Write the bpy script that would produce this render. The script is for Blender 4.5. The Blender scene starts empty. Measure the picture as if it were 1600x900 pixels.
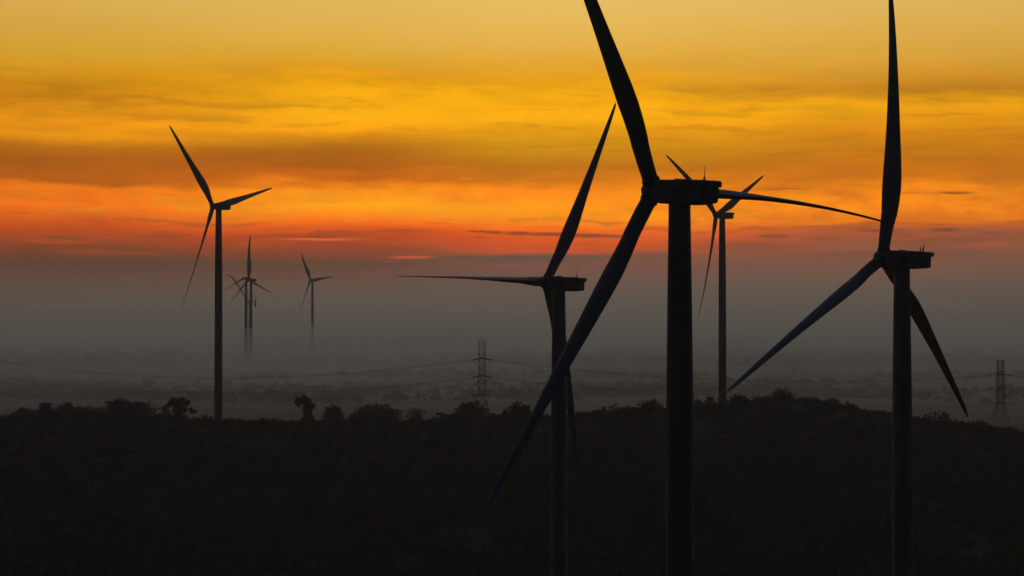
import bpy, math, random
import numpy as np
from mathutils import Vector, Matrix

sc = bpy.context.scene
ZC = 110.0            # height of the drone camera above the lowest valley ground datum
F = 3000.0            # focal length in photo pixels (1600 wide)

# ------------------------------------------------------------------ camera
cd = bpy.data.cameras.new('camera')
cam = bpy.data.objects.new('camera', cd)
sc.collection.objects.link(cam)
cam.location = (0, 0, ZC)
cam.rotation_euler = (math.radians(90) + math.atan(30 / F), 0, 0)
cd.sensor_width = 36.0
cd.lens = 36.0 * F / 1600.0
cd.clip_start = 0.5
cd.clip_end = 60000
sc.camera = cam

# ------------------------------------------------------------------ colour management
sc.view_settings.view_transform = 'Standard'
sc.view_settings.look = 'None'
sc.view_settings.gamma = 1.0
sc.view_settings.exposure = 0.0
sc.view_settings.use_curve_mapping = False
sc.cycles.max_bounces = 4
sc.cycles.diffuse_bounces = 2
sc.cycles.glossy_bounces = 2
sc.cycles.volume_bounces = 0
sc.cycles.use_denoising = True
sc.cycles.use_adaptive_sampling = True
sc.cycles.adaptive_threshold = 0.025
sc.cycles.sample_clamp_indirect = 4.0

# ------------------------------------------------------------------ world: dusk sky
def lin(c):
    out = []
    for v in c:
        v = v / 255.0
        out.append(v / 12.92 if v <= 0.04045 else ((v + 0.055) / 1.055) ** 2.4)
    return out

# colours of the sunset cloud deck by elevation (key: rows measured downward), at four azimuths
SKY = {
 130: [(0,222,178,88),(40,222,172,72),(90,218,165,50),(125,219,151,25),(140,207,139,8),(165,207,131,0),(185,222,141,0),
       (200,242,151,0),(220,236,148,0),(233,192,115,0),(250,177,95,0),(270,182,95,0),(287,187,95,0),(298,239,121,0),
       (325,246,113,5),(340,224,101,10),(360,195,80,28),(372,165,75,38),(390,125,68,42),(397,116,67,45),(413,94,67,55),
       (440,100,74,60),(480,88,80,70),(520,86,79,71)],
 560: [(0,226,182,92),(50,226,178,78),(90,222,166,52),(110,227,154,28),(125,229,157,5),(150,245,169,0),(175,255,177,0),
       (200,253,167,0),(212,212,134,0),(235,174,101,0),(262,174,93,0),(280,202,101,0),(300,254,144,0),(325,255,164,0),
       (340,255,134,0),(355,235,95,10),(370,185,75,25),(385,165,72,40),(395,140,70,44),(412,99,70,54),(440,102,76,62),
       (480,88,80,70),(520,86,79,71)],
 830: [(0,230,188,98),(50,230,182,82),(100,228,165,50),(130,232,159,18),(150,247,174,10),(165,247,167,0),(190,255,177,0),
       (210,222,149,0),(235,207,143,0),(260,192,113,0),(285,217,121,0),(300,249,134,0),(335,255,154,0),(350,255,134,0),
       (360,240,105,8),(375,215,85,20),(390,195,85,48),(400,140,82,58),(412,118,78,65),(430,110,80,68),(480,88,80,70),
       (520,86,79,71)],
 1400:[(0,228,185,98),(50,225,178,80),(100,222,165,60),(130,217,149,40),(150,197,129,28),(162,222,149,5),(175,239,164,0),
       (190,235,154,0),(215,217,134,5),(240,200,123,5),(265,202,113,5),(282,207,115,5),(295,239,134,0),(330,252,139,5),
       (345,239,124,15),(358,190,95,40),(370,155,85,55),(400,130,85,65),(430,112,85,70),(480,88,80,70),(520,86,79,71)],
}
AIR = (0.100, 0.077, 0.057)      # glow of the haze itself; the deck is seen through it, so its own colour is a little stronger
def through(stop):
    y = stop[0]; el_ = max((480 - y) / F, 1e-3)
    T = math.exp(-8e-5 * min(126.0 / el_, 15500))
    c = lin(stop[1:])
    return [max((v - s_*(1 - T)) / T, 0.0) for v, s_ in zip(c, AIR)]
SUN_EL, SUN_AZ = math.radians(2.0), math.radians(3.0)

w = bpy.data.worlds.new('World')
sc.world = w
w.use_nodes = True
nt = w.node_tree
for n in list(nt.nodes): nt.nodes.remove(n)
N, L = nt.nodes, nt.links
def val(x):
    n = N.new('ShaderNodeValue'); n.outputs[0].default_value = x; return n.outputs[0]
def mth(op, a, b=None, c=None, clamp=False):
    n = N.new('ShaderNodeMath'); n.operation = op; n.use_clamp = clamp
    for i, v in enumerate((a, b, c)):
        if v is None: continue
        if isinstance(v, (int, float)): n.inputs[i].default_value = v
        else: L.new(v, n.inputs[i])
    return n.outputs[0]
def noise(vec, scale, detail=3, rough=0.5):
    n = N.new('ShaderNodeTexNoise'); L.new(vec, n.inputs['Vector'])
    n.inputs['Scale'].default_value = scale; n.inputs['Detail'].default_value = detail
    n.inputs['Roughness'].default_value = rough
    return n.outputs['Fac']
def comb(x, y, z=0.0):
    n = N.new('ShaderNodeCombineXYZ')
    for i, v in enumerate((x, y, z)):
        if isinstance(v, (int, float)): n.inputs[i].default_value = v
        else: L.new(v, n.inputs[i])
    return n.outputs[0]
def smooth(v, a, b):
    n = N.new('ShaderNodeMapRange'); n.interpolation_type = 'SMOOTHSTEP'
    L.new(v, n.inputs[0]); n.inputs[1].default_value = a; n.inputs[2].default_value = b
    return n.outputs[0]
def mix(fac, a, b, mode='MIX'):
    n = N.new('ShaderNodeMix'); n.data_type = 'RGBA'; n.blend_type = mode
    if isinstance(fac, (int, float)): n.inputs[0].default_value = fac
    else: L.new(fac, n.inputs[0])
    for s, v in ((6, a), (7, b)):
        if isinstance(v, (tuple, list)): n.inputs[s].default_value = (*v[:3], 1)
        else: L.new(v, n.inputs[s])
    return n.outputs[2]
tc = N.new('ShaderNodeTexCoord')
sep = N.new('ShaderNodeSeparateXYZ'); L.new(tc.outputs['Generated'], sep.inputs[0])
vx, vy, vz = sep.outputs
az = mth('ARCTAN2', vx, vy)
el = mth('ARCSINE', vz)
X0 = mth('MULTIPLY_ADD', az, F, 800.0)          # azimuth in 1/3000 rad
Y0 = mth('MULTIPLY_ADD', el, -F, 480.0)         # depression in 1/3000 rad
# streaky wind-drawn distortion of the cloud layers
n1 = noise(comb(mth('DIVIDE', X0, 420), mth('DIVIDE', Y0, 120)), 1.0, 3)
n2 = noise(comb(mth('DIVIDE', X0, 150), mth('DIVIDE', Y0, 22), 3.1), 1.0, 4, 0.55)
n3 = noise(comb(mth('DIVIDE', X0, 46), mth('DIVIDE', Y0, 17), 7.7), 1.0, 4, 0.6)
amp = mth('SUBTRACT', 1.0, smooth(Y0, 388, 402))
Yw = mth('MULTIPLY_ADD', mth('MULTIPLY', mth('SUBTRACT', n1, 0.5), mth('MULTIPLY_ADD', amp, 26, 9)), 1.0, Y0)
Yw = mth('MULTIPLY_ADD', mth('MULTIPLY', mth('SUBTRACT', n2, 0.5), mth('MULTIPLY_ADD', amp, 20, 7)), 1.0, Yw)
Yw = mth('MULTIPLY_ADD', mth('SUBTRACT', n3, 0.5), mth('MULTIPLY_ADD', amp, 7, 2), Yw)
fac = mth('DIVIDE', mth('ADD', Yw, 20), 560.0)
def ramp(stops):
    n = N.new('ShaderNodeValToRGB'); L.new(fac, n.inputs[0])
    e = n.color_ramp.elements
    for i, s in enumerate(stops):
        p = (s[0] + 20) / 560.0
        q = e[i] if i < 2 else e.new(p)
        q.position = p
    for q, s in zip(sorted(e, key=lambda q: q.position), stops): q.color = (*through(s), 1)
    return n.outputs[0]
Xs = sorted(SKY)
deck = ramp(SKY[Xs[0]])
for a, b in zip(Xs, Xs[1:]):
    deck = mix(smooth(X0, a + 0.0, b + 0.0), deck, ramp(SKY[b]))
# brighter and darker filaments
fil = mth('MULTIPLY', mth('SUBTRACT', n2, 0.5), 0.60)
fil = mth('ADD', fil, mth('MULTIPLY', mth('SUBTRACT', n3, 0.5), mth('MULTIPLY', 0.42, mth('MULTIPLY', smooth(Y0, 275, 300), amp))))
fil = mth('MULTIPLY', fil, mth('MULTIPLY', smooth(Y0, 60, 150), mth('MULTIPLY_ADD', amp, 0.9, 0.1)))
fil = mth('ADD', fil, 1.0)
deck = mix(1.0, deck, comb(fil, fil, fil), 'MULTIPLY')
n4 = noise(comb(mth('DIVIDE', X0, 85), mth('DIVIDE', Yw, 24), 11.3), 1.0, 4, 0.55)
n5 = noise(comb(mth('DIVIDE', X0, 210), mth('DIVIDE', Yw, 13), 5.9), 1.0, 4, 0.6)
def band(a, b, c, d): return mth('MULTIPLY', smooth(Y0, a, b), mth('SUBTRACT', 1.0, smooth(Y0, c, d)))
deck = mix(mth('MULTIPLY', mth('MULTIPLY', smooth(n4, .50, .66), band(285, 305, 338, 360)), mth('MULTIPLY_ADD', smooth(X0, 700, 1250), .45, .10)), deck, lin((255, 165, 12)))
deck = mix(mth('MULTIPLY', mth('MULTIPLY', smooth(n4, .50, .36), band(282, 300, 345, 362)), mth('MULTIPLY_ADD', smooth(X0, 700, 1250), .28, .04)), deck, lin((205, 92, 14)))
deck = mix(mth('MULTIPLY', mth('MULTIPLY', smooth(n5, .50, .64), band(295, 308, 330, 350)), mth('MULTIPLY_ADD', smooth(X0, 1200, 700), .50, .10)), deck, lin((255, 160, 10)))
deck = mix(mth('MULTIPLY', mth('MULTIPLY', smooth(n5, .52, .66), band(330, 350, 372, 395)), .45), deck, lin((140, 68, 40)))
deck = mix(mth('MULTIPLY', mth('MULTIPLY', smooth(n5, .48, .36), band(345, 360, 392, 404)), .35), deck, lin((215, 88, 30)))
deck = mix(mth('MULTIPLY', mth('MULTIPLY', smooth(n5, .54, .66), band(140, 165, 215, 240)), .18), deck, lin((255, 185, 14)))
deck = mix(mth('MULTIPLY', mth('MULTIPLY', smooth(n5, .46, .34), band(128, 145, 270, 290)), .30), deck, lin((172, 100, 6)))
# small separate clouds: (azimuth, depression, half width, half height, colour, strength)
SMALL = [
 (750,361.5,22,1.8,(130,48,10),.75),(772,363,16,2.2,(140,58,16),.8),(812,364.5,26,3,(140,62,20),.9),(860,366,40,3.2,(140,64,26),.9),
 (915,368,44,3.6,(142,68,34),.9),(965,369.5,34,3.2,(142,74,48),.85),(748,371,14,1.4,(170,58,12),.6),
 (760,404,120,5,(102,74,56),.8),(860,403,130,7,(108,80,62),.85),(1010,399,90,8,(112,80,62),.6),(1150,388,80,10,(116,78,62),.5),
 (1215,297,52,1.6,(170,82,20),.6),(1482,306,27,2.4,(150,64,10),.8),(1415,305,16,1.4,(190,88,16),.5),(1468,362,26,3.4,(120,66,48),.8),
 (1370,362,46,2,(125,66,46),.7),(1210,370,30,3.2,(120,70,52),.7),(1285,375,26,2.4,(128,74,54),.5),(1535,367,20,2,(120,68,50),.4),
 (1380,398,180,5,(112,72,58),.4),(45,337,18,1.3,(190,76,10),.6),(110,374,45,3,(120,64,40),.5),
 (500,374.5,66,2.3,(245,100,34),1),(490,371.6,26,1.0,(110,46,24),.7),(640,402,40,2.6,(225,88,56),.9),(608,409,18,1.4,(170,78,54),.6),
 (815,417,85,2.6,(150,78,60),.55),(700,422,80,4,(128,76,62),.35),(640,299,70,4,(250,160,10),.5),(725,279,16,1.6,(240,150,20),.6),
 (520,151,70,2.6,(244,182,30),.5),(130,216,90,3.2,(246,168,10),.5),
]
Xd = mth('MULTIPLY_ADD', mth('SUBTRACT', n2, 0.5), 40, X0)
Yd = mth('MULTIPLY_ADD', mth('SUBTRACT', n3, 0.5), 4.0, Y0)
for (cx, cy, hw, hh, col, st) in SMALL:
    gx = mth('POWER', mth('ABSOLUTE', mth('DIVIDE', mth('SUBTRACT', Xd, cx), hw)), 2.0)
    gy = mth('POWER', mth('ABSOLUTE', mth('DIVIDE', mth('SUBTRACT', Yd, cy), hh)), 2.0)
    g = mth('EXPONENT', mth('MULTIPLY', mth('ADD', gx, gy), -1.1))
    deck = mix(mth('MULTIPLY', smooth(g, 0.08, 0.85), st), deck, lin(col))
# the deck glows only towards the sunset; elsewhere the sky is the clear twilight of the Sky Texture
sky = N.new('ShaderNodeTexSky'); sky.sky_type = 'NISHITA'
sky.sun_disc = False; sky.sun_elevation = SUN_EL; sky.sun_rotation = SUN_AZ
sky.air_density = 1.4; sky.dust_density = 2.0; sky.ozone_density = 2.5
twilight = mix(1.0, sky.outputs[0], (0.012, 0.015, 0.022), 'MULTIPLY')
deck = mix(smooth(el, 0.175, 0.46), deck, lin((148, 170, 210)))    # above the deck the sky pales to blue
gaz = mth('EXPONENT', mth('MULTIPLY', mth('POWER', mth('ABSOLUTE', mth('DIVIDE', az, 0.85)), 2.0), -1.0))
gel = mth('EXPONENT', mth('MULTIPLY', mth('POWER', mth('MAXIMUM', mth('DIVIDE', mth('SUBTRACT', el, 0.35), 0.40), 0.0), 2.0), -1.0))
wgt = mth('MULTIPLY', gaz, gel)
final = mix(wgt, twilight, deck)
bg = N.new('ShaderNodeBackground'); L.new(final, bg.inputs[0]); bg.inputs[1].default_value = 1.0
wo = N.new('ShaderNodeOutputWorld'); L.new(bg.outputs[0], wo.inputs[0])
w.cycles.sampling_method = 'MANUAL'; w.cycles.sample_map_resolution = 1024

# ------------------------------------------------------------------ sun (veiled behind the low cloud deck)
sl = bpy.data.lights.new('sun', 'SUN'); so = bpy.data.objects.new('sun', sl); sc.collection.objects.link(so)
sl.energy = 0.03; sl.angle = math.radians(10); sl.color = (1.0, 0.55, 0.25)
so.location = (0, 400, ZC + 300)
sdir = Vector((math.sin(SUN_AZ) * math.cos(SUN_EL), math.cos(SUN_AZ) * math.cos(SUN_EL), math.sin(SUN_EL)))
so.rotation_euler = (-sdir).to_track_quat('-Z', 'Y').to_euler()

# ------------------------------------------------------------------ helpers
rng = np.random.default_rng(7)
random.seed(7)
COL = sc.collection
def tag(o, label=None, cat=None, group=None, kind=None):
    if label: o['label'] = label
    if cat: o['category'] = cat
    if group: o['group'] = group
    if kind: o['kind'] = kind
    return o
def empty(name, loc):
    o = bpy.data.objects.new(name, None); COL.objects.link(o); o.location = loc
    o.empty_display_size = 1.0
    return o
def mesh_obj(name, verts, faces, material, parent=None, smooth_=False, loc=None):
    me = bpy.data.meshes.new(name)
    me.from_pydata([tuple(map(float, v)) for v in verts], [], faces)
    if smooth_:
        me.polygons.foreach_set('use_smooth', [True] * len(me.polygons))
    me.materials.append(material)
    me.update()
    o = bpy.data.objects.new(name, me); COL.objects.link(o)
    if parent is not None: o.parent = parent
    if loc is not None: o.location = loc
    return o
def quads_obj(name, V, material, parent=None, loc=None):
    """V: (n,4,3) array of separate quads -> one mesh (fast path)"""
    n = len(V)
    me = bpy.data.meshes.new(name)
    me.vertices.add(n * 4); me.vertices.foreach_set('co', V.astype(np.float32).ravel())
    me.loops.add(n * 4); me.loops.foreach_set('vertex_index', np.arange(n * 4, dtype=np.int32))
    me.polygons.add(n); me.polygons.foreach_set('loop_start', np.arange(0, n * 4, 4, dtype=np.int32))
    me.polygons.foreach_set('loop_total', np.full(n, 4, dtype=np.int32))
    me.materials.append(material)
    me.update(calc_edges=True)
    o = bpy.data.objects.new(name, me); COL.objects.link(o)
    if parent is not None: o.parent = parent
    if loc is not None: o.location = loc
    return o
class MB:
    def __init__(s): s.v = []; s.f = []
    def ring_stack(s, rings, cap=True, closed=True):
        b = len(s.v); n = len(rings[0])
        for r in rings: s.v += [tuple(p) for p in r]
        for i in range(len(rings) - 1):
            for j in range(n):
                k = (j + 1) % n
                s.f.append((b + i*n + j, b + i*n + k, b + (i+1)*n + k, b + (i+1)*n + j))
        if cap:
            s.f.append(tuple(b + j for j in range(n))[::-1])
            e = b + (len(rings) - 1) * n
            s.f.append(tuple(e + j for j in range(n)))
    def tube(s, p, q, r, r2=None, n=6, cap=True):
        p, q = np.array(p, float), np.array(q, float); r2 = r if r2 is None else r2
        d = q - p; d /= np.linalg.norm(d) + 1e-9
        a = np.cross(d, (0, 0, 1.0)) if abs(d[2]) < .95 else np.cross(d, (1.0, 0, 0))
        a /= np.linalg.norm(a); c = np.cross(d, a)
        an = np.arange(n) * 2 * np.pi / n
        s.ring_stack([[p + rr0 for rr0 in (np.cos(t)*a*r + np.sin(t)*c*r for t in an)],
                      [q + rr0 for rr0 in (np.cos(t)*a*r2 + np.sin(t)*c*r2 for t in an)]], cap)
    def polytube(s, pts, rad, n=6):
        pts = [np.array(p, float) for p in pts]
        rings = []
        for i, p in enumerate(pts):
            d = pts[min(i+1, len(pts)-1)] - pts[max(i-1, 0)]; d /= np.linalg.norm(d) + 1e-9
            a = np.cross(d, (0.13, 0.21, 1.0)) if abs(d[2]) < .9 else np.cross(d, (1.0, 0.1, 0)); a /= np.linalg.norm(a); c = np.cross(d, a)
            r = rad[i] if hasattr(rad, '__len__') else rad
            rings.append([p + r*(math.cos(t)*a + math.sin(t)*c) for t in np.arange(n)*2*np.pi/n])
        s.ring_stack(rings)
    def box(s, lo, hi, M=None):
        x0, y0, z0 = lo; x1, y1, z1 = hi; b = len(s.v)
        P = [(x0,y0,z0),(x1,y0,z0),(x1,y1,z0),(x0,y1,z0),(x0,y0,z1),(x1,y0,z1),(x1,y1,z1),(x0,y1,z1)]
        if M is not None: P = [M(*p) for p in P]
        s.v += P
        for f in ((0,3,2,1),(4,5,6,7),(0,1,5,4),(1,2,6,5),(2,3,7,6),(3,0,4,7)): s.f.append(tuple(b+i for i in f))
    def build(s, name, m, parent=None, smooth_=False, loc=None): return mesh_obj(name, s.v, s.f, m, parent, smooth_, loc)

# ------------------------------------------------------------------ materials
def mat(name, base, rough=0.6, metal=0.0, var=0.0, vscale=1.0, stretch=(1,1,1), base2=None, bump=0.0, spec=0.5):
    m = bpy.data.materials.new(name); m.use_nodes = True
    t = m.node_tree; b = t.nodes['Principled BSDF']
    b.inputs['Roughness'].default_value = rough; b.inputs['Metallic'].default_value = metal
    b.inputs['Specular IOR Level'].default_value = spec
    tcn = t.nodes.new('ShaderNodeTexCoord'); mp = t.nodes.new('ShaderNodeMapping'); mp.inputs['Scale'].default_value = stretch
    t.links.new(tcn.outputs['Object'], mp.inputs[0])
    nz = t.nodes.new('ShaderNodeTexNoise'); nz.inputs['Scale'].default_value = vscale; nz.inputs['Detail'].default_value = 5
    t.links.new(mp.outputs[0], nz.inputs['Vector'])
    cr = t.nodes.new('ShaderNodeValToRGB'); t.links.new(nz.outputs['Fac'], cr.inputs[0])
    b2 = base2 or tuple(c * (1 - var) for c in base)
    cr.color_ramp.elements[0].position = .3; cr.color_ramp.elements[1].position = .7
    cr.color_ramp.elements[0].color = (*b2, 1); cr.color_ramp.elements[1].color = (*base, 1)
    t.links.new(cr.outputs[0], b.inputs['Base Color'])
    if bump:
        bp = t.nodes.new('ShaderNodeBump'); bp.inputs['Strength'].default_value = bump; t.links.new(nz.outputs['Fac'], bp.inputs['Height'])
        t.links.new(bp.outputs[0], b.inputs['Normal'])
    return m
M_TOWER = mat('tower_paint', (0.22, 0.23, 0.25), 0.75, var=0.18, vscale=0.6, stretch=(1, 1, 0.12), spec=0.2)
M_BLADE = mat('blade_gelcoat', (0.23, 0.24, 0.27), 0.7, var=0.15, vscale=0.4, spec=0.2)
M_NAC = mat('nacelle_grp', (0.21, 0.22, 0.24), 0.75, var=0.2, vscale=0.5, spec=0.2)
M_DARK = mat('dark_steel', (0.06, 0.06, 0.065), 0.6, metal=0.3, var=0.3)
M_STEEL = mat('galvanised_steel', (0.12, 0.12, 0.125), 0.65, metal=0.5, var=0.3)
M_WIRE = mat('conductor_alloy', (0.10, 0.10, 0.10), 0.7, metal=0.5, var=0.2)
M_INS = mat('insulator_glass', (0.05, 0.055, 0.06), 0.3, var=0.2)
M_CRANE = mat('crane_paint', (0.16, 0.10, 0.05), 0.6, var=0.3)
M_LEAF = mat('leaves', (0.060, 0.075, 0.035), 0.75, base2=(0.028, 0.040, 0.018), vscale=0.25, spec=0.15)
M_LEAF2 = mat('dry_leaves', (0.095, 0.085, 0.05), 0.75, base2=(0.055, 0.055, 0.03), vscale=0.3, spec=0.15)
M_FOREST = mat('forest_canopy', (0.050, 0.082, 0.060), 0.8, base2=(0.014, 0.028, 0.021), vscale=0.022, spec=0.1)
M_BARK = mat('bark', (0.08, 0.065, 0.05), 0.9, var=0.4, vscale=2, spec=0.1)
M_GROUND = mat('scrub_soil', (0.056, 0.062, 0.040), 0.9, base2=(0.034, 0.042, 0.026), vscale=0.012, bump=0.2, spec=0.1)
M_CONC = mat('concrete', (0.28, 0.27, 0.25), 0.85, var=0.2)

# ------------------------------------------------------------------ terrain (heights relative to the camera)
CRX = np.array([-1500, -600, 0, 225, 290, 600, 800, 1000, 1100, 1160, 1220, 1290, 1350, 1450, 1600, 2000, 3000], float)
CRY = np.array([664, 662, 658, 659, 667, 667, 659, 646, 641, 636, 631, 640, 651, 664, 682, 700, 700], float)
def rel_h(x, y):
    x = np.asarray(x, float); y = np.asarray(y, float)
    px = 800 + F * x / np.maximum(y, 700)
    crest = -(np.interp(px, CRX, CRY) - 480) / F * 1000.0
    nz = 1.1*np.sin(x*0.021 + 1.3) * np.sin(y*0.017) + 0.6*np.sin(x*0.057+y*0.043)
    front = np.clip((1000 - y) / 300.0, 0, 1); front = front*front*(3 - 2*front)
    z_f = crest - (crest + 106) * front
    plain = np.where(px > 1300, np.interp(px, [1300, 1500], [-80, -84]), -80)
    plain = np.where(y > 1400, np.interp(y, [1400, 1900], [0, 1])*(-84 - plain) + plain, plain)
    back = 1 - np.exp(-np.maximum(y - 1000, 0) / 190.0)
    z_b = crest - (crest - plain) * back
    return np.where(y < 1000, z_f, z_b) + nz * np.clip(1.3 - y / 3000, 0.2, 1)
def hz(x, y): return float(rel_h(x, y)) + ZC

tx = np.sinh(np.linspace(-5.2, 5.2, 171)); tx = tx / tx[-1] * 14000
ty = np.concatenate([np.linspace(-3000, 500, 22)[:-1], np.linspace(500, 1500, 80)[:-1], 1500 + (np.linspace(0, 1, 50) ** 2.2) * 13500])
GX, GY = np.meshgrid(tx, ty)
GZ = rel_h(GX, GY) + ZC
nv = np.stack([GX, GY, GZ], -1).reshape(-1, 3); nxx = len(tx)
fc = [(j*nxx+i, j*nxx+i+1, (j+1)*nxx+i+1, (j+1)*nxx+i) for j in range(len(ty)-1) for i in range(nxx-1)]
g = mesh_obj('ground', nv, fc, M_GROUND, smooth_=True); tag(g, kind='structure')

# ------------------------------------------------------------------ haze
def volume_mat(name, col, dens, aniso):
    m = bpy.data.materials.new(name); m.use_nodes = True
    t = m.node_tree
    for n in list(t.nodes): t.nodes.remove(n)
    v = t.nodes.new('ShaderNodeVolumePrincipled'); o = t.nodes.new('ShaderNodeOutputMaterial')
    v.inputs['Color'].default_value = (*col, 1); v.inputs['Density'].default_value = dens; v.inputs['Anisotropy'].default_value = aniso
    t.links.new(v.outputs[0], o.inputs['Volume'])
    return m
HAZE_D, HAZE_G = 0.000082, 0.6
mb = MB(); mb.box((-14500, -3500, float(GZ.min()) - 1.0), (14500, 15500, ZC + 126))
hz_o = mb.build('haze', volume_mat('haze_air', (0.67, 0.84, 0.92), HAZE_D, HAZE_G)); tag(hz_o, kind='stuff')

# low fog bank lying on the plain beyond the ridge: a lens-shaped closed body with an uneven top
fx = np.linspace(-7200, 7200, 90); fy = 1060 + (np.linspace(0, 1, 60) ** 1.8) * 13400
FX, FY = np.meshgrid(fx, fy)
thick = (1 - np.exp(-(FY - 1060) / 230.0)) * np.interp(FY, [1060, 1500, 2700, 3600, 12000], [36, 38, 74, 80, 80])
thick = thick * (1 + 0.16*np.sin(FX*0.0041 + FY*0.0023) + 0.12*np.sin(FX*0.0103 - FY*0.0061 + 1.0))
edge = np.clip((7200 - abs(FX)) / 3000, 0, 1) * np.clip((14460 - FY) / 1500, 0, 1)
thick = np.minimum(np.maximum(thick * np.sqrt(edge), 0), 86 + (thick - 86)*.05) + 0.3
zb = ZC - 90.0
top = np.stack([FX, FY, np.full_like(FX, zb) + thick], -1).reshape(-1, 3)
bot = np.stack([FX, FY, np.full_like(FX, zb)], -1).reshape(-1, 3)
nF, mF = len(fx), len(fy); off = nF * mF
fc = [(j*nF+i, j*nF+i+1, (j+1)*nF+i+1, (j+1)*nF+i) for j in range(mF-1) for i in range(nF-1)]
fc += [(off+(j+1)*nF+i, off+(j+1)*nF+i+1, off+j*nF+i+1, off+j*nF+i) for j in range(mF-1) for i in range(nF-1)]
loop = [i for i in range(nF)] + [j*nF+nF-1 for j in range(1, mF)] + [(mF-1)*nF+i for i in range(nF-2, -1, -1)] + [j*nF for j in range(mF-2, 0, -1)]
for a, b in zip(loop, loop[1:] + loop[:1]): fc.append((b, a, off+a, off+b))
fog = mesh_obj('ground_fog', np.vstack([top, bot]), fc, volume_mat('fog_air', (0.67, 0.84, 0.92), 0.0011, 0.6)); tag(fog, kind='stuff')

# ------------------------------------------------------------------ wind turbines
R = 60.0
def turbine(label, hub, psi, lqs, blades, pitch, over=4.6, rear=8.4, mast='mast', chord=1.0, name='wind_turbine', n_round=40):
    psi = math.radians(psi); tilt = math.radians(5)
    hub = np.array(hub, float); H0 = hub[1]; hub[2] += ZC
    nh = np.array([-math.cos(psi), math.sin(psi), 0.0])
    n = nh * math.cos(tilt) + np.array([0, 0, math.sin(tilt)])
    d = np.array([math.sin(psi), math.cos(psi), 0.0])
    u = np.cross(d, n); u = u if u[2] > 0 else -u
    base = hub - nh * over
    gz = hz(base[0], base[1])
    B = np.array([base[0], base[1], gz])
    root = empty(name, B); tag(root, label, 'wind turbine', 'wind turbines on the plain')
    H = hub - B                                     # hub in local space
    ztop = H[2] - 2.0
    # tower: tapered steel tube of four cans with flange lines
    mb = MB(); rings = []
    def rad(dz): return float(np.interp(dz, [0, 15, 35, 80, 130], [1.68, 1.90, 2.14, 2.25, 2.35]))
    zs = [ztop]
    zs += [ztop - k for k in (8, 15, 30, 38, 60, 80) if k < ztop - 1] + [0.25]
    zs = sorted(zs)
    an = np.arange(n_round) * 2 * np.pi / n_round
    for z in zs:
        r = rad(ztop - z)
        rings.append([(r*math.cos(t), r*math.sin(t), z) for t in an])
    mb.ring_stack(rings)
    tw = mb.build('tower', M_TOWER, root, True)
    mb = MB(); mb.ring_stack([[(r*math.cos(t), r*math.sin(t), z) for t in an] for r, z in ((6.5, -1.5), (6.5, -.1), (3.2, .25), (2.4, .26))])
    mb.build('foundation', M_CONC, root)
    # nacelle frame: a = upwind axis, s = sideways, z up (level housing)
    na = nh * math.cos(math.radians(4)) + np.array([0, 0, math.sin(math.radians(4))]); nu = np.cross(d, na); nu = nu if nu[2] > 0 else -nu
    def fr(a, s_, z): return tuple(H + na * a + d * s_ + nu * z)
    mb = MB()
    def sect(a, hw, zl, zh, rr):
        pts = []
        for cxs, czs, a0 in ((1, 1, 0), (-1, 1, 90), (-1, -1, 180), (1, -1, 270)):
            cx_ = cxs*(hw-rr); cz_ = (zh-rr) if czs > 0 else (zl+rr)
            for k in range(5):
                t = math.radians(a0 + k*22.5); pts.append(fr(a, cx_+rr*math.cos(t), cz_+rr*math.sin(t)))
        return pts
    r_ = -over - rear
    prof = [(-1.15, 1.35, -1.5, 1.3, .6), (-1.5, 1.75, -1.8, 1.62, .5), (-3.2, 1.9, -1.98, 1.75, .38), (-over - 2.0, 1.92, -2.02, 1.78, .35),
            (r_ + 3.2, 1.9, -1.95, 1.80, .35), (r_ + .55, 1.84, -1.62, 1.80, .35), (r_ + .2, 1.78, -1.5, 1.72, .35), (r_ + 0.1, 1.5, -1.2, 1.5, .3)]
    mb.ring_stack([sect(*p) for p in prof])
    nac = mb.build('nacelle', M_NAC, root)
    # rear cooler cowl that overhangs the stern of the roof
    mb = MB(); mb.ring_stack([sect(a, hw, zl, zh, .22) for a, hw, zl, zh in
                              ((r_ + 4.2, 1.80, 1.2, 1.80), (r_ + 3.8, 1.96, .85, 1.85), (r_ + .3, 1.96, .8, 1.86), (r_ - .30, 1.9, .85, 1.75), (r_ - .45, 1.7, 1.0, 1.58))])
    mb.build('roof_cowl', M_NAC, nac)
    mb = MB(); mb.box((-.7, -.6, 0), (.7, .6, .18), lambda x, y, z: fr(-over + x, y, 1.78 + z)); mb.build('roof_hatch', M_NAC, nac)
    mb = MB()
    if mast == 'mast':
        mb.tube(fr(r_ + 1.9, .3, 1.9), fr(r_ + 1.9, .3, 2.5), .22, .09)
        mb.tube(fr(r_ + 1.9, .3, 2.4), fr(r_ + 1.9, .3, 4.0), .07, .04)
    else:
        mb.tube(fr(r_ + 1.3, .2, 1.9), fr(r_ + 1.3, .2, 3.6), .09, .05)
        mb.tube(fr(r_ + .8, -1.0, 1.9), fr(r_ + .8, -1.0, 2.7), .12, .12)
        mb.tube(fr(r_ + 2.4, .9, 1.9), fr(r_ + 2.4, .9, 2.7), .13, .13)
        mb.tube(fr(r_ + .8, -1.0, 2.1), fr(r_ + 2.4, .9, 2.1), .05, .05)
    mb.build('wind_mast', M_DARK, nac)
    if H0 < 600:
        for a0 in (-over - 1.6, r_ + 4.6):
            mb = MB()
            for k in range(5): mb.box((0, 1.90, -.7 + k*.28), (1.7, 2.0, -.56 + k*.28), lambda x, y, z: fr(a0 + x - .8, -y, z))
            mb.build('side_vent', M_DARK, nac)
    # spinner / hub, tilted with the shaft
    mb = MB(); rings = []
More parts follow.
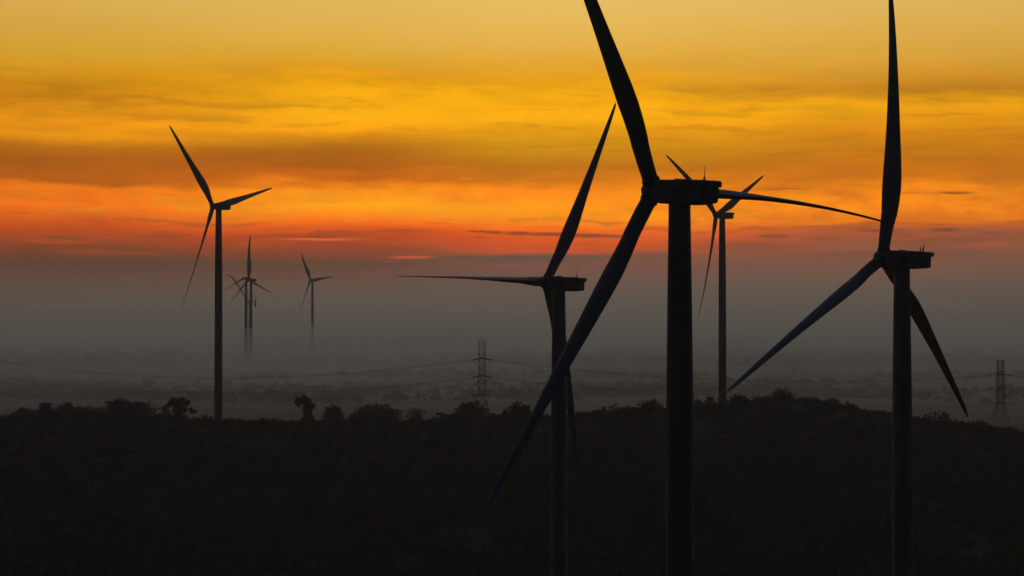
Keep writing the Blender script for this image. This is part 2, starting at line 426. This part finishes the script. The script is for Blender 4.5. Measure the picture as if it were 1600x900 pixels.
    for a, r in ((-1.35, 1.05), (-1.3, 1.5), (-.6, 1.72), (.5, 1.72), (1.2, 1.55), (1.75, 1.15), (2.1, .62), (2.2, .12)):
        rings.append([tuple(H + n*a + (u*math.cos(t) + d*math.sin(t))*r) for t in an])
    mb.ring_stack(rings); mb.build('hub', M_NAC, root, True)
    # blades
    linc, quad, sag = lqs
    tt = np.array([.012, .03, .05, .075, .10, .13, .16, .2, .25, .3, .36, .42, .48, .55, .62, .7, .78, .86, .92, .96, .985, 1.0])
    ch = np.interp(tt, [0, .05, .10, .16, .22, .27, .33, .5, .7, .85, .95, .985, 1.0], [2.5, 2.5, 2.85, 3.6, 4.3, 4.5, 4.25, 3.15, 2.2, 1.6, 1.1, .7, .15])
    th = np.interp(tt, [0, .04, .10, .2, .4, 1.0], [1, 1, .72, .38, .26, .17])
    circ = np.interp(tt, [0, .04, .16, 1], [1, 1, 0, 0])
    tw_ = np.radians(np.interp(tt, [0, .15, .4, 1], [6, 5, 0, -4]))
    for phi, fx_ in blades:
        phi = math.radians(phi)
        b = math.cos(phi)*u + math.sin(phi)*d
        tau = math.cos(phi)*d - math.sin(phi)*u
        e = np.array([0, 0, -1.0]); e = e - b*(e@b); e = e - n*(e@n)
        flex = np.array([fx_[0], 0.0, fx_[1]])
        rings = []
        for i, t in enumerate(tt):
            p0 = H + R*t*b + n*(linc*t + quad*t*t) + e*sag*t*t + flex*t**2.4
            q = math.radians(pitch) - tw_[i]
            cdir = math.cos(q)*tau - math.sin(q)*n       # towards the trailing edge
            tdir = math.sin(q)*tau + math.cos(q)*n
            c = ch[i]*chord; ring = []
            for k in range(20):
                a = 2*np.pi*k/20
                xx = .5*(1 - math.cos(a))                 # 0 leading edge, 1 trailing edge
                yt = 5*th[i]*(.2969*math.sqrt(max(xx, 0)) - .126*xx - .3516*xx**2 + .2843*xx**3 - .1036*xx**4)
                yt = yt if a <= np.pi else -yt
                af = np.array([(xx - .30)*c, yt*c])
                ci = np.array([-math.cos(a)*c*.5, math.sin(a)*c*.5])
                pt = ci*circ[i] + af*(1 - circ[i])
                ring.append(tuple(p0 + cdir*pt[0] + tdir*pt[1]))
            rings.append(ring)
        mb = MB(); mb.ring_stack(rings); bl = mb.build('blade', M_BLADE, root, True)
        if H0 < 600:
            mb = MB(); rr = []
            for dist, cr_ in ((1.45, 1.30), (1.5, 1.42), (1.95, 1.42), (2.0, 1.28)):
                rr.append([tuple(H + b*dist + n*.03 + (tau*math.cos(t) + n*math.sin(t))*cr_) for t in an])
            mb.ring_stack(rr); mb.build('root_collar', M_DARK, bl, True)
    return root

turbine('nearest wind turbine, thick black tower, one blade running out of the picture at the top', (22.2, 299.8, 18.2), 50.0, (1.34, .21, 1.6),
        [(89.0, (.26, -3.2)), (212.0, (-.02, .14)), (332.0, (-.88, 0))], 91, over=5.6, rear=6.8)
turbine('rightmost wind turbine, one blade pointing straight up, three short masts on its nacelle', (79.91, 413.26, 10.61), 40.5, (2.45, .82, 2.67),
        [(244.2, (.86, .61)), (124.2, (1.22, -1.54)), (4.2, (-2.64, 0))], 88, over=4.5, rear=6.2, mast='three')
turbine('wind turbine with one blade lying level to the left, close left of the nearest turbine', (9.25, 513.85, 6.68), 35.4, (1.63, 1.63, 1.42),
        [(271.9, (.15, -.04)), (31.9, (.23, .27)), (151.9, (-.34, .12))], 90, over=4.0, rear=7.2)
turbine('lone dark turbine at left rising from the tree line against the orange sky', (-171.62, 1101.96, 58.06), 30.9, (1.49, 1.49, .3),
        [(316.7, (1.51, -.66)), (76.7, (-1.1, .1)), (196.7, (-.42, -1.77))], 45, over=4.1, rear=7.6)
turbine('slim turbine seen behind the nacelle of the nearest turbine, foot hidden by the right hill', (117.86, 1107.94, 53.2), 38.2, (1.96, 1.96, 1.63),
        [(303.4, (.01, -.49)), (63.4, (.85, .13)), (183.4, (-.79, .2))], 45, over=4.1, rear=6.8)
turbine('hazy far turbine with one blade upright, right of the pair beside the crane', (-369.79, 2695.69, 38.64), 34.5, (.02, .02, 1.08),
        [(350.1, (5.5, 3.64)), (230.1, (4.73, -1.42)), (110.1, (-1.41, 2.01))], 50, chord=1.45, over=4.4, rear=9.0)
turbine('small faint turbine standing alone in the fog, right of the crane pair', (-338.81, 3226.51, 45.71), 33.6, (.6, .6, .94),
        [(322.7, (6.31, -3.59)), (82.7, (1.6, -.02)), (202.7, (-.43, -4.46))], 50, chord=1.45, over=4.4, rear=8.6)
turbine('half-built faint turbine with a single blade, left of the pair beside the crane', (-383.5, 2745, 41.5), 34.0, (.5, .5, 1.0),
        [(246.0, (0, 0))], 60, chord=1.2, over=4.4, rear=8.0)

# ------------------------------------------------------------------ lattice work
def lattice(mb, A, Bq, wa, wb, n, r, side, up):
    """square lattice column from A to B, widths wa -> wb, n bays"""
    A, Bq = np.array(A, float), np.array(Bq, float); side = np.array(side, float); up = np.array(up, float)
    P = []
    for i in range(n + 1):
        t = i / n; c = A + (Bq - A)*t; h = (wa + (wb - wa)*t)/2
        P.append([c + side*h + up*h, c - side*h + up*h, c - side*h - up*h, c + side*h - up*h])
    for i in range(n):
        for k in range(4):
            mb.tube(P[i][k], P[i+1][k], r, n=4, cap=False)
            m = (k + 1) % 4
            mb.tube(P[i][k], P[i+1][m], r*.45, n=4, cap=False)
            mb.tube(P[i][m], P[i+1][k], r*.45, n=4, cap=False)
            mb.tube(P[i+1][k], P[i+1][m], r*.45, n=4, cap=False)
def pylon(label, px, ytop, D, legpx, rot=0.0):
    x = (px - 800)/F*D
    gz = hz(x, D) ; ztop = ZC - (ytop - 480)/F*D; H = ztop - gz
    root = empty('lattice_pylon', (x, D, gz)); root.rotation_euler = (0, 0, rot)
    tag(root, label, 'pylon', 'lattice pylons of the power line')
    ex, ey = (1, 0, 0), (0, 1, 0)
    mb = MB(); lattice(mb, (0, 0, -.3), (0, 0, H*.32), legpx, 4.9, 3, .24, ex, ey); mb.build('leg_section', M_STEEL, root)
    mb = MB(); lattice(mb, (0, 0, H*.32), (0, 0, H), 4.9, 3.7, 8, .22, ex, ey)
    mb.build('mast_section', M_STEEL, root)
    arms = []
    for q in (.775, .555, .325):
        za = H*q
        for sgn in (-1, 1):
            mb = MB()
            for s_ in (-1, 1):
                mb.tube((s_*1.9, sgn*1.9, za), (0, sgn*8.5, za + .3), .15, n=4); mb.tube((s_*1.9, sgn*1.9, za + 2.6), (0, sgn*8.5, za + .4), .1, n=4)
            mb.tube((0, sgn*5.5, za + .1), (1.1, sgn*5.5, za + 1.5), .1, n=4); mb.tube((0, sgn*5.5, za + .1), (-1.1, sgn*5.5, za + 1.5), .1, n=4)
            arm = mb.build('crossarm', M_STEEL, root)
            for s_ in (-1, 1):
                mb = MB(); mb.polytube([(0, sgn*8.5, za + .2), (s_*3.2, sgn*8.5, za - .35), (s_*6.2, sgn*8.5, za - 1.0)], .27, 8)
                mb.build('insulator', M_INS, arm)
            mb = MB(); mb.polytube([(-6.2, sgn*8.5, za - 1.0), (-4.2, sgn*8.5, za - 4.0), (0, sgn*8.5, za - 5.2), (4.2, sgn*8.5, za - 4.0), (6.2, sgn*8.5, za - 1.0)], .09, 5)
            mb.build('jumper_cable', M_WIRE, arm)
            arms.append((za - 1.0, sgn*8.5))
    return root, arms
p1, arms1 = pylon('steel lattice pylon rising from the tree line near the middle of the photo', 753, 532, 1300, 11.5)
p2, arms2 = pylon('fainter lattice pylon in the fog at the far right', 1563, 562, 1350, 10.5)
def span(P, Q, sag, label, name='power_cable'):
    P, Q = np.array(P, float), np.array(Q, float)
    C0 = P.copy(); pts = []
    for i in range(33):
        t = i/32; p = P + (Q - P)*t; p[2] -= 4*sag*t*(1 - t); pts.append(p - C0)
    mb = MB(); mb.polytube(pts, .078, 5)
    o = mb.build(name, M_WIRE, None, loc=tuple(C0))
    tag(o, label, 'power cable', 'cables of the power line')
lv = ('upper', 'middle', 'lowest')
for i, (za, sy) in enumerate(arms1):
    side = 'nearer' if sy < 0 else 'farther'
    a = (p1.location.x + 6.2, 1300 + sy, p1.location.z + za); b2 = (p2.location.x - 6.2, 1350 + sy, p2.location.z + arms2[i][0])
    span(a, b2, 9.0, f'{lv[i//2]} {side} cable sagging from the middle pylon to the far right pylon')
    a = (p1.location.x - 6.2, 1300 + sy, p1.location.z + za)
    span(a, (-430, 1560 + sy, p1.location.z + za - 6), 14.0, f'{lv[i//2]} {side} cable running left from the middle pylon')
    a = (p2.location.x + 6.2, 1350 + sy, p2.location.z + arms2[i][0])
    span(a, (p2.location.x + 330, 1400 + sy, p2.location.z + arms2[i][0]), 8.5, f'{lv[i//2]} {side} cable leaving the far right pylon to the right')

# ------------------------------------------------------------------ tower crane at the half-built turbine
def at(px, py, D): return np.array([(px - 800)/F*D, D, ZC - (py - 480)/F*D])
Dc = 2725.0
cb = at(390, 470, Dc); cg = hz(cb[0], cb[1])
cr = empty('tower_crane', (cb[0], cb[1], cg)); tag(cr, 'faint tower crane with raised lattice jib beside the hazy turbine pair', 'crane')
Lc = cb - np.array([cb[0], cb[1], cg])
ex, ey, ez = (1, 0, 0), (0, 1, 0), (0, 0, 1)
mb = MB(); lattice(mb, (0, 0, 0), (0, 0, Lc[2]), 2.2, 2.2, 26, .16, ex, ey); mb.build('mast', M_CRANE, cr)
j0 = Lc + np.array([-3, 0, 1.0]); j1 = at(363, 433, Dc) - np.array([cb[0], cb[1], cg])
jd = (j1 - j0)/np.linalg.norm(j1 - j0); ju = np.cross(jd, ey)
mb = MB(); lattice(mb, j0, j1, 2.6, 2.0, 12, .22, ey, ju)
j2 = at(355, 429.5, Dc) - np.array([cb[0], cb[1], cg]); lattice(mb, j1, j2, 1.8, .8, 3, .2, ey, (0, 0, 1)); mb.build('jib', M_CRANE, cr)
c1 = Lc + np.array([9.5, 0, 0]); mb = MB(); lattice(mb, Lc + np.array([-2.0, 0, 0]), c1, 2.2, 1.8, 4, .2, ey, ez)
mb.tube(c1, Lc + np.array([7.5, 0, 9.0]), .3, n=5); mb.tube(Lc + np.array([7.5, 0, 9.0]), j0, .25, n=5); mb.tube(Lc + np.array([7.5, 0, 9.0]), j1, .08, n=4)
cj = mb.build('counter_jib', M_CRANE, cr)
mb = MB(); mb.box(tuple(c1 + np.array([-2.4, -1.2, -8.5])), tuple(c1 + np.array([-.4, 1.2, -1.0]))); mb.build('counterweight', M_DARK, cj)
mb = MB(); mb.box(tuple(Lc + np.array([-2.9, -1.2, -3.6])), tuple(Lc + np.array([-1.2, 1.2, -1.3]))); mb.build('cab', M_DARK, cr)

# ------------------------------------------------------------------ foliage
def cards(centres, radii, n, size, rg, squash=(1, 1, .8), shell=.45):
    """leaf-clump quads spread through overlapping ellipsoids"""
    centres = np.array(centres, float); radii = np.array(radii, float)
    wgt_ = radii**2; idx = rg.choice(len(centres), n, p=wgt_/wgt_.sum())
    v = rg.normal(size=(n, 3)); v /= np.linalg.norm(v, axis=1)[:, None]
    rr = radii[idx]*(shell + (1 - shell)*rg.random(n)**.6)*(1 + .17*rg.normal(size=n))
    C = centres[idx] + v*rr[:, None]*np.array(squash)
    a = rg.normal(size=(n, 3)); a /= np.linalg.norm(a, axis=1)[:, None]
    b = np.cross(a, rg.normal(size=(n, 3))); b /= np.linalg.norm(b, axis=1)[:, None]
    s = size*(.5 + rg.random(n))[:, None]*.5
    a = a*s; b = b*s*(.55 + .45*rg.random(n))[:, None]
    return np.stack([C - a - b*.4, C + a*.3 - b, C + a + b*.3, C - a*.2 + b], 1)

def tree(px, ytop, wpx, label, shape='round', D=1000.0, name='tree', m=None, dens=1.0):
    rg = np.random.default_rng(int(px*7 + ytop))
    x = (px - 800)/F*D; gz = hz(x, D); zt = ZC - (ytop + 4 - 480)/F*D; H = max(zt - gz, 3.2); W = wpx/F*D
    root = empty(name, (x, D, gz - .1)); tag(root, label, 'tree', 'trees on the ridge line')
    tr = MB(); C = []; Rr = []
    def blob(cx, cz, r, cy=None): C.append((cx, rg.normal()*W*.15 if cy is None else cy, cz)); Rr.append(r)
    r0 = max(.16, H*.022)
    if shape == 'round':
        for _ in range(9):
            t = rg.random(); a = rg.random()*6.28; q = W*.28*rg.random()
            blob(q*math.cos(a), H*(.50 + .30*t) if t > .3 else H*.55, W*(.20 + .10*rg.random()), q*math.sin(a))
        blob(0, H - W*.22, W*.22)
        for q in (-.24, 0, .22): blob(q*W, H*.28, W*.22)
    elif shape == 'wide':
        for k in range(16):
            t = (k + .5)/16*2 - 1; blob(t*W*.40, H*(.78 - .30*abs(t)**4) - rg.random()*H*.08, W*.11 + rg.random()*W*.03)
            blob(t*W*.42, H*.45, W*.12); blob(t*W*.44, H*.2, W*.11)
    elif shape == 'umbrella':
        for q in ((-.10, .84, .15), (.06, .86, .13), (-.24, .74, .12), (-.04, .68, .17), (.20, .77, .10), (.10, .54, .15), (.30, .52, .09),
                  (.40, .45, .075), (.34, .42, .06), (-.12, .47, .14), (-.02, .30, .15), (-.20, .24, .13), (.10, .20, .12)):
            blob(q[0]*W, q[1]*H, q[2]*H)
    elif shape == 'crooked':
        for q in ((-.22, .84, .12), (-.38, .77, .07), (-.30, .68, .06), (-.02, .90, .10), (.22, .84, .06), (.34, .62, .06), (-.05, .58, .05), (.10, .76, .14), (.18, .64, .13), (.14, .52, .13), (.10, .42, .12), (.30, .30, .11),
                  (.14, .24, .12), (.38, .20, .08), (-.02, .18, .10)):
            blob(q[0]*W, q[1]*H, q[2]*H)
    elif shape == 'cone':
        for k in range(10):
            t = k/9; blob(rg.normal()*W*.06, H*(.25 + .70*t), W*(.36*(1 - t) + .09))
        for q in (-.3, .05, .3): blob(q*W, H*.25, W*.2)
    elif shape == 'thin':
        for k in range(8):
            t = k/7; blob(rg.normal()*W*.13, H*(.35 + .58*t), W*(.20 + .14*rg.random()))
    elif shape == 'bush':
        for _ in range(7): blob((rg.random() - .5)*W*.66, H*(.3 + .38*rg.random()), W*.17 + rg.random()*W*.05)
        blob(0, H*.74, min(W*.2, H*.26))
    C = np.array(C)
    tr.polytube([(0, 0, 0), (.12*r0, 0, H*.3), (C[:, 0].mean()*.4, 0, H*.55), (C[:, 0].mean()*.8, 0, H*.8)], [r0, r0*.8, r0*.55, r0*.2], 8)
    for k in rg.choice(len(C), min(6, len(C)), replace=False):
        z0 = H*(.25 + .3*rg.random()); tr.polytube([(0, 0, z0), tuple((np.array([0, 0, z0]) + C[k])*.5 + np.array([0, 0, -.04*H])), tuple(C[k])], [r0*.4, r0*.28, r0*.1], 5)
    tr.build('trunk', M_BARK, root)
    for _ in range(5):                                   # stray sprays that break the outline
        k = rg.integers(len(C)); a = rg.random()*3.1
        C = np.vstack([C, C[k] + np.array([math.cos(a), .3, math.sin(a)])*Rr[k]*1.05]); Rr.append(Rr[k]*(.25 + .25*rg.random()))
    C[:, 0] *= 1.12; Rr = [q*1.08 for q in Rr]
    area = W*H
    n = int(min(4200, max(450, area*27))*dens)
    q = cards(C, Rr, n, .74, rg, (1, 1, .85))
    q[:, :, 2] = np.maximum(q[:, :, 2], .3)
    quads_obj('crown', q, m or M_LEAF, root)
    return root

TREES = [
 (16, 645, 38, 'low thin treetop at the extreme left end of the ridge line', 'bush', 1000, None, .6),
 (40, 639, 46, 'dark rounded treetop, second from the left end of the ridge line', 'round', 1000, None, 1),
 (71, 624, 34, 'upright square-topped dark tree left of a low dip in the left tree line', 'round', 1000, None, 1),
 (103, 625, 42, 'bushy dark tree with a small peak right of the square-topped tree', 'cone', 1004, None, 1.2),
 (138, 631, 62, 'broad low tree with a double hump between the peaked tree and the flat-domed tree', 'wide', 1010, None, 1),
 (187, 621, 44, 'dense dark tree with a flat dome on the left tree line', 'round', 1000, None, 1.2),
 (218, 628, 58, 'dark tree sloping down to the right beside the flat-domed tree', 'cone', 1003, None, 1.2),
 (261, 630, 20, 'pale sparse tree close behind the left edge of the umbrella-shaped tree', 'thin', 1060, 'dry', .3),
 (280, 616, 52, 'umbrella-shaped tree with side branches, standing just left of the lone turbine tower', 'umbrella', 1000, None, 1),
 (315, 649, 36, 'low bush at the left foot of the lone turbine tower', 'bush', 1000, None, 1),
 (362, 652, 30, 'low bush just right of the foot of the lone turbine tower', 'bush', 1004, None, 1),
 (420, 650, 30, 'low shrub left of the tall crooked tree', 'bush', 1000, None, 1),
 (447, 653, 24, 'smallest shrub touching the left side of the tall crooked tree', 'bush', 1005, None, 1),
 (476, 613, 28, 'tall crooked tree with a leaning top and open gap under it', 'crooked', 1000, None, 1.3),
 (522, 631, 40, 'rounded small tree standing alone between the crooked tree and the wide flat tree', 'round', 1002, None, 1),
 (556, 645, 30, 'low dark bush against the left side of the wide flat tree', 'bush', 998, None, 1),
 (588, 627, 70, 'widest dark flat-topped tree clump left of the middle pylon', 'wide', 1000, None, 1.2),
 (652, 636, 30, 'faint leafless-looking tree between the wide flat tree and the pylon', 'thin', 1070, 'dry', .3),
 (682, 650, 30, 'low shrub halfway between the faint tree and the pylon', 'bush', 1004, None, 1),
 (716, 640, 34, 'dark sloping tree at the left of the pylon foot', 'round', 1000, None, 1),
 (738, 629, 52, 'dark tree that covers the left foot of the middle pylon', 'round', 1000, None, 1.2),
 (768, 641, 30, 'low treetop covering the right foot of the middle pylon', 'bush', 1000, None, 1),
 (789, 637, 22, 'small pointed treetop between the pylon and the rounded tree', 'cone', 1001, None, 1),
 (812, 631, 42, 'rounded tree just left of the blade crossing the tree line', 'round', 1000, None, 1.2),
 (846, 642, 30, 'low treetop behind the tower of the turbine with the level blade', 'bush', 1000, None, 1),
 (904, 640, 16, 'small thin tree right of the drooping blade of the turbine with the level blade', 'thin', 1030, 'dry', .6),
 (921, 645, 22, 'faint low treetop beside the small round tree', 'bush', 1040, 'dry', .6),
 (941, 637, 24, 'small round tree in the gap left of the long rise towards the hill', 'round', 1010, None, 1),
 (966, 640, 26, 'low tree where the rise towards the right hill begins', 'bush', 1006, None, 1),
 (988, 633, 30, 'middle tree on the slope left of the nearest tower', 'bush', 1000, None, 1),
 (1016, 627, 38, 'dark rounded tree touching the left edge of the nearest tower', 'round', 1000, None, 1.2),
 (1068, 630, 28, 'sparse pale shrub right of the nearest tower', 'thin', 1040, 'dry', .5),
 (1087, 624, 20, 'thin pale tree between the nearest tower and the slim turbine', 'thin', 1050, 'dry', .5),
 (1109, 616, 15, 'tallest thin pale tree just left of the slim turbine tower', 'thin', 1050, 'dry', .7),
 (1154, 617, 36, 'rounded dark tree right of the slim turbine foot', 'round', 1000, None, 1.2),
 (1190, 622, 34, 'low tree in the saddle between two rounded crowns on the right hill', 'bush', 1000, None, 1),
 (1224, 612, 38, 'flat-topped dark tree crowning the highest point of the right hill', 'round', 1000, None, 1.3),
 (1262, 622, 40, 'broad tree on the first step down right of the hilltop', 'wide', 1000, None, 1.3),
 (1296, 629, 38, 'low dark tree on the second step down the right hill', 'bush', 1000, None, 1.2),
 (1330, 634, 44, 'dark tree on the third step down the right hill', 'bush', 1000, None, 1.2),
 (1372, 641, 40, 'low broad tree touching the left edge of the rightmost turbine tower', 'wide', 1000, None, 1.2),
 (1440, 655, 40, 'low treetop just right of the rightmost turbine tower', 'bush', 1000, None, 1.2),
 (1476, 640, 20, 'faint thin tree rising behind the ridge left of the blade tip', 'thin', 1090, 'dry', .4),
 (1490, 657, 36, 'dark bush on the slope left of the drooping blade tip', 'bush', 1000, None, 1),
 (1512, 656, 16, 'small pointed treetop right under the drooping blade tip', 'cone', 1002, None, 1),
 (1531, 658, 34, 'dark tree clump between the blade tip and the far right pylon', 'round', 1000, None, 1),
 (1573, 666, 18, 'small tree at the foot of the far right pylon', 'thin', 1004, None, 1.2),
]
for (px, yt, wp, lab, shp, D, mm, dn) in TREES:
    tree(px, yt, wp, lab, shp, D, m=M_LEAF2 if mm else M_LEAF, dens=dn)

def crowns(xs, ys, rs, n_each, size, seed, jitter=.5, sq=(1, 1, .75), lift=.55):
    rg = np.random.default_rng(seed); n = len(xs)
    idx = np.repeat(np.arange(n), n_each); m = len(idx)
    zc = rel_h(xs, ys) + ZC + rs*lift
    v = rg.normal(size=(m, 3)); v /= np.linalg.norm(v, axis=1)[:, None]; v[:, 2] = np.abs(v[:, 2])*1.15 - .15
    rr = rs[idx]*(.6 + .4*rg.random(m)**.5)*(1 + .10*rg.normal(size=m))
    C = np.stack([xs[idx], ys[idx], zc[idx]], -1) + v*rr[:, None]*np.array(sq)
    a = rg.normal(size=(m, 3)); a /= np.linalg.norm(a, axis=1)[:, None]
    b = np.cross(a, rg.normal(size=(m, 3))); b /= np.linalg.norm(b, axis=1)[:, None]
    s = size*(.5 + rg.random(m))[:, None]*.5
    a *= s; b *= s*(.5 + .5*rg.random(m))[:, None]
    return np.stack([C - a - b*.4, C + a*.3 - b, C + a + b*.3, C - a*.2 + b], 1)
# wooded hillside facing the camera
gx, gy = np.meshgrid(np.arange(-470, 470, 6.4), np.arange(600, 1075, 6.2)); gx = gx.ravel(); gy = gy.ravel()
gx = gx + rng.normal(size=gx.size)*2.4; gy = gy + rng.normal(size=gx.size)*2.4
rs = (2.2 + 3.6*rng.random(gx.size)**2.2)*(1 + .25*np.sin(gx*.043 + 1)*np.sin(gy*.05))
keep = (gy < 1003) | (rng.random(gx.size) < .5); rs = np.where(gy > 985, np.minimum(rs, 2.3), rs)
gap = np.sin(gx*.031 + 2)*np.sin(gy*.024 + 1) + .4*np.sin(gx*.09)*np.sin(gy*.07)
keep &= ~((gap > .95) & (rng.random(gx.size) < .8))
for bx, by in ((-176, 1102), (-167, 1100), (121, 1105)): keep &= (np.hypot(gx - bx, gy - by) > 14)
gx, gy, rs = gx[keep], gy[keep], rs[keep]
q = crowns(gx, gy, rs, 64, 1.35, 11)
# scrub edge exactly along the crest, so that the skyline is leafy everywhere
ex_ = np.arange(-330, 330, 1.5); ey_ = 992 + 14*rng.random(ex_.size)
q2 = crowns(ex_, ey_, .9 + 1.0*rng.random(ex_.size)**2, 90, .6, 12)
fo = quads_obj('forest', np.concatenate([q, q2]), M_FOREST); tag(fo, kind='stuff')
# distant woods on the plain, layer behind layer
bx, by, br = [], [], []
for (y0, y1, x0, x1, cnt, ph) in ((1640, 1990, -900, 900, 3200, 0.0), (2650, 3200, -1500, 1500, 2400, 1.7), (4200, 5200, -2200, 2200, 1200, .6), (2150, 2350, -300, 900, 500, 2.0)):
    xx = x0 + (x1 - x0)*rng.random(cnt); yy = y0 + (y1 - y0)*rng.random(cnt)**1.4 + 60*np.sin(xx*.008 + ph)
    kk = (np.sin(xx*.011 + ph) + np.sin(xx*.027 + 2*ph) + .9*rng.normal(size=cnt)) > -1.1
    bx.append(xx[kk]); by.append(yy[kk]); br.append((3.2 + 4.2*rng.random(kk.sum())**2)*(1 + (yy[kk] > 2500)*.4))
bx, by, br = map(np.concatenate, (bx, by, br))
q = crowns(bx, by, br, 46, 2.2, 13, lift=.8)
ff = quads_obj('far_forest', q, M_FOREST); tag(ff, kind='stuff')
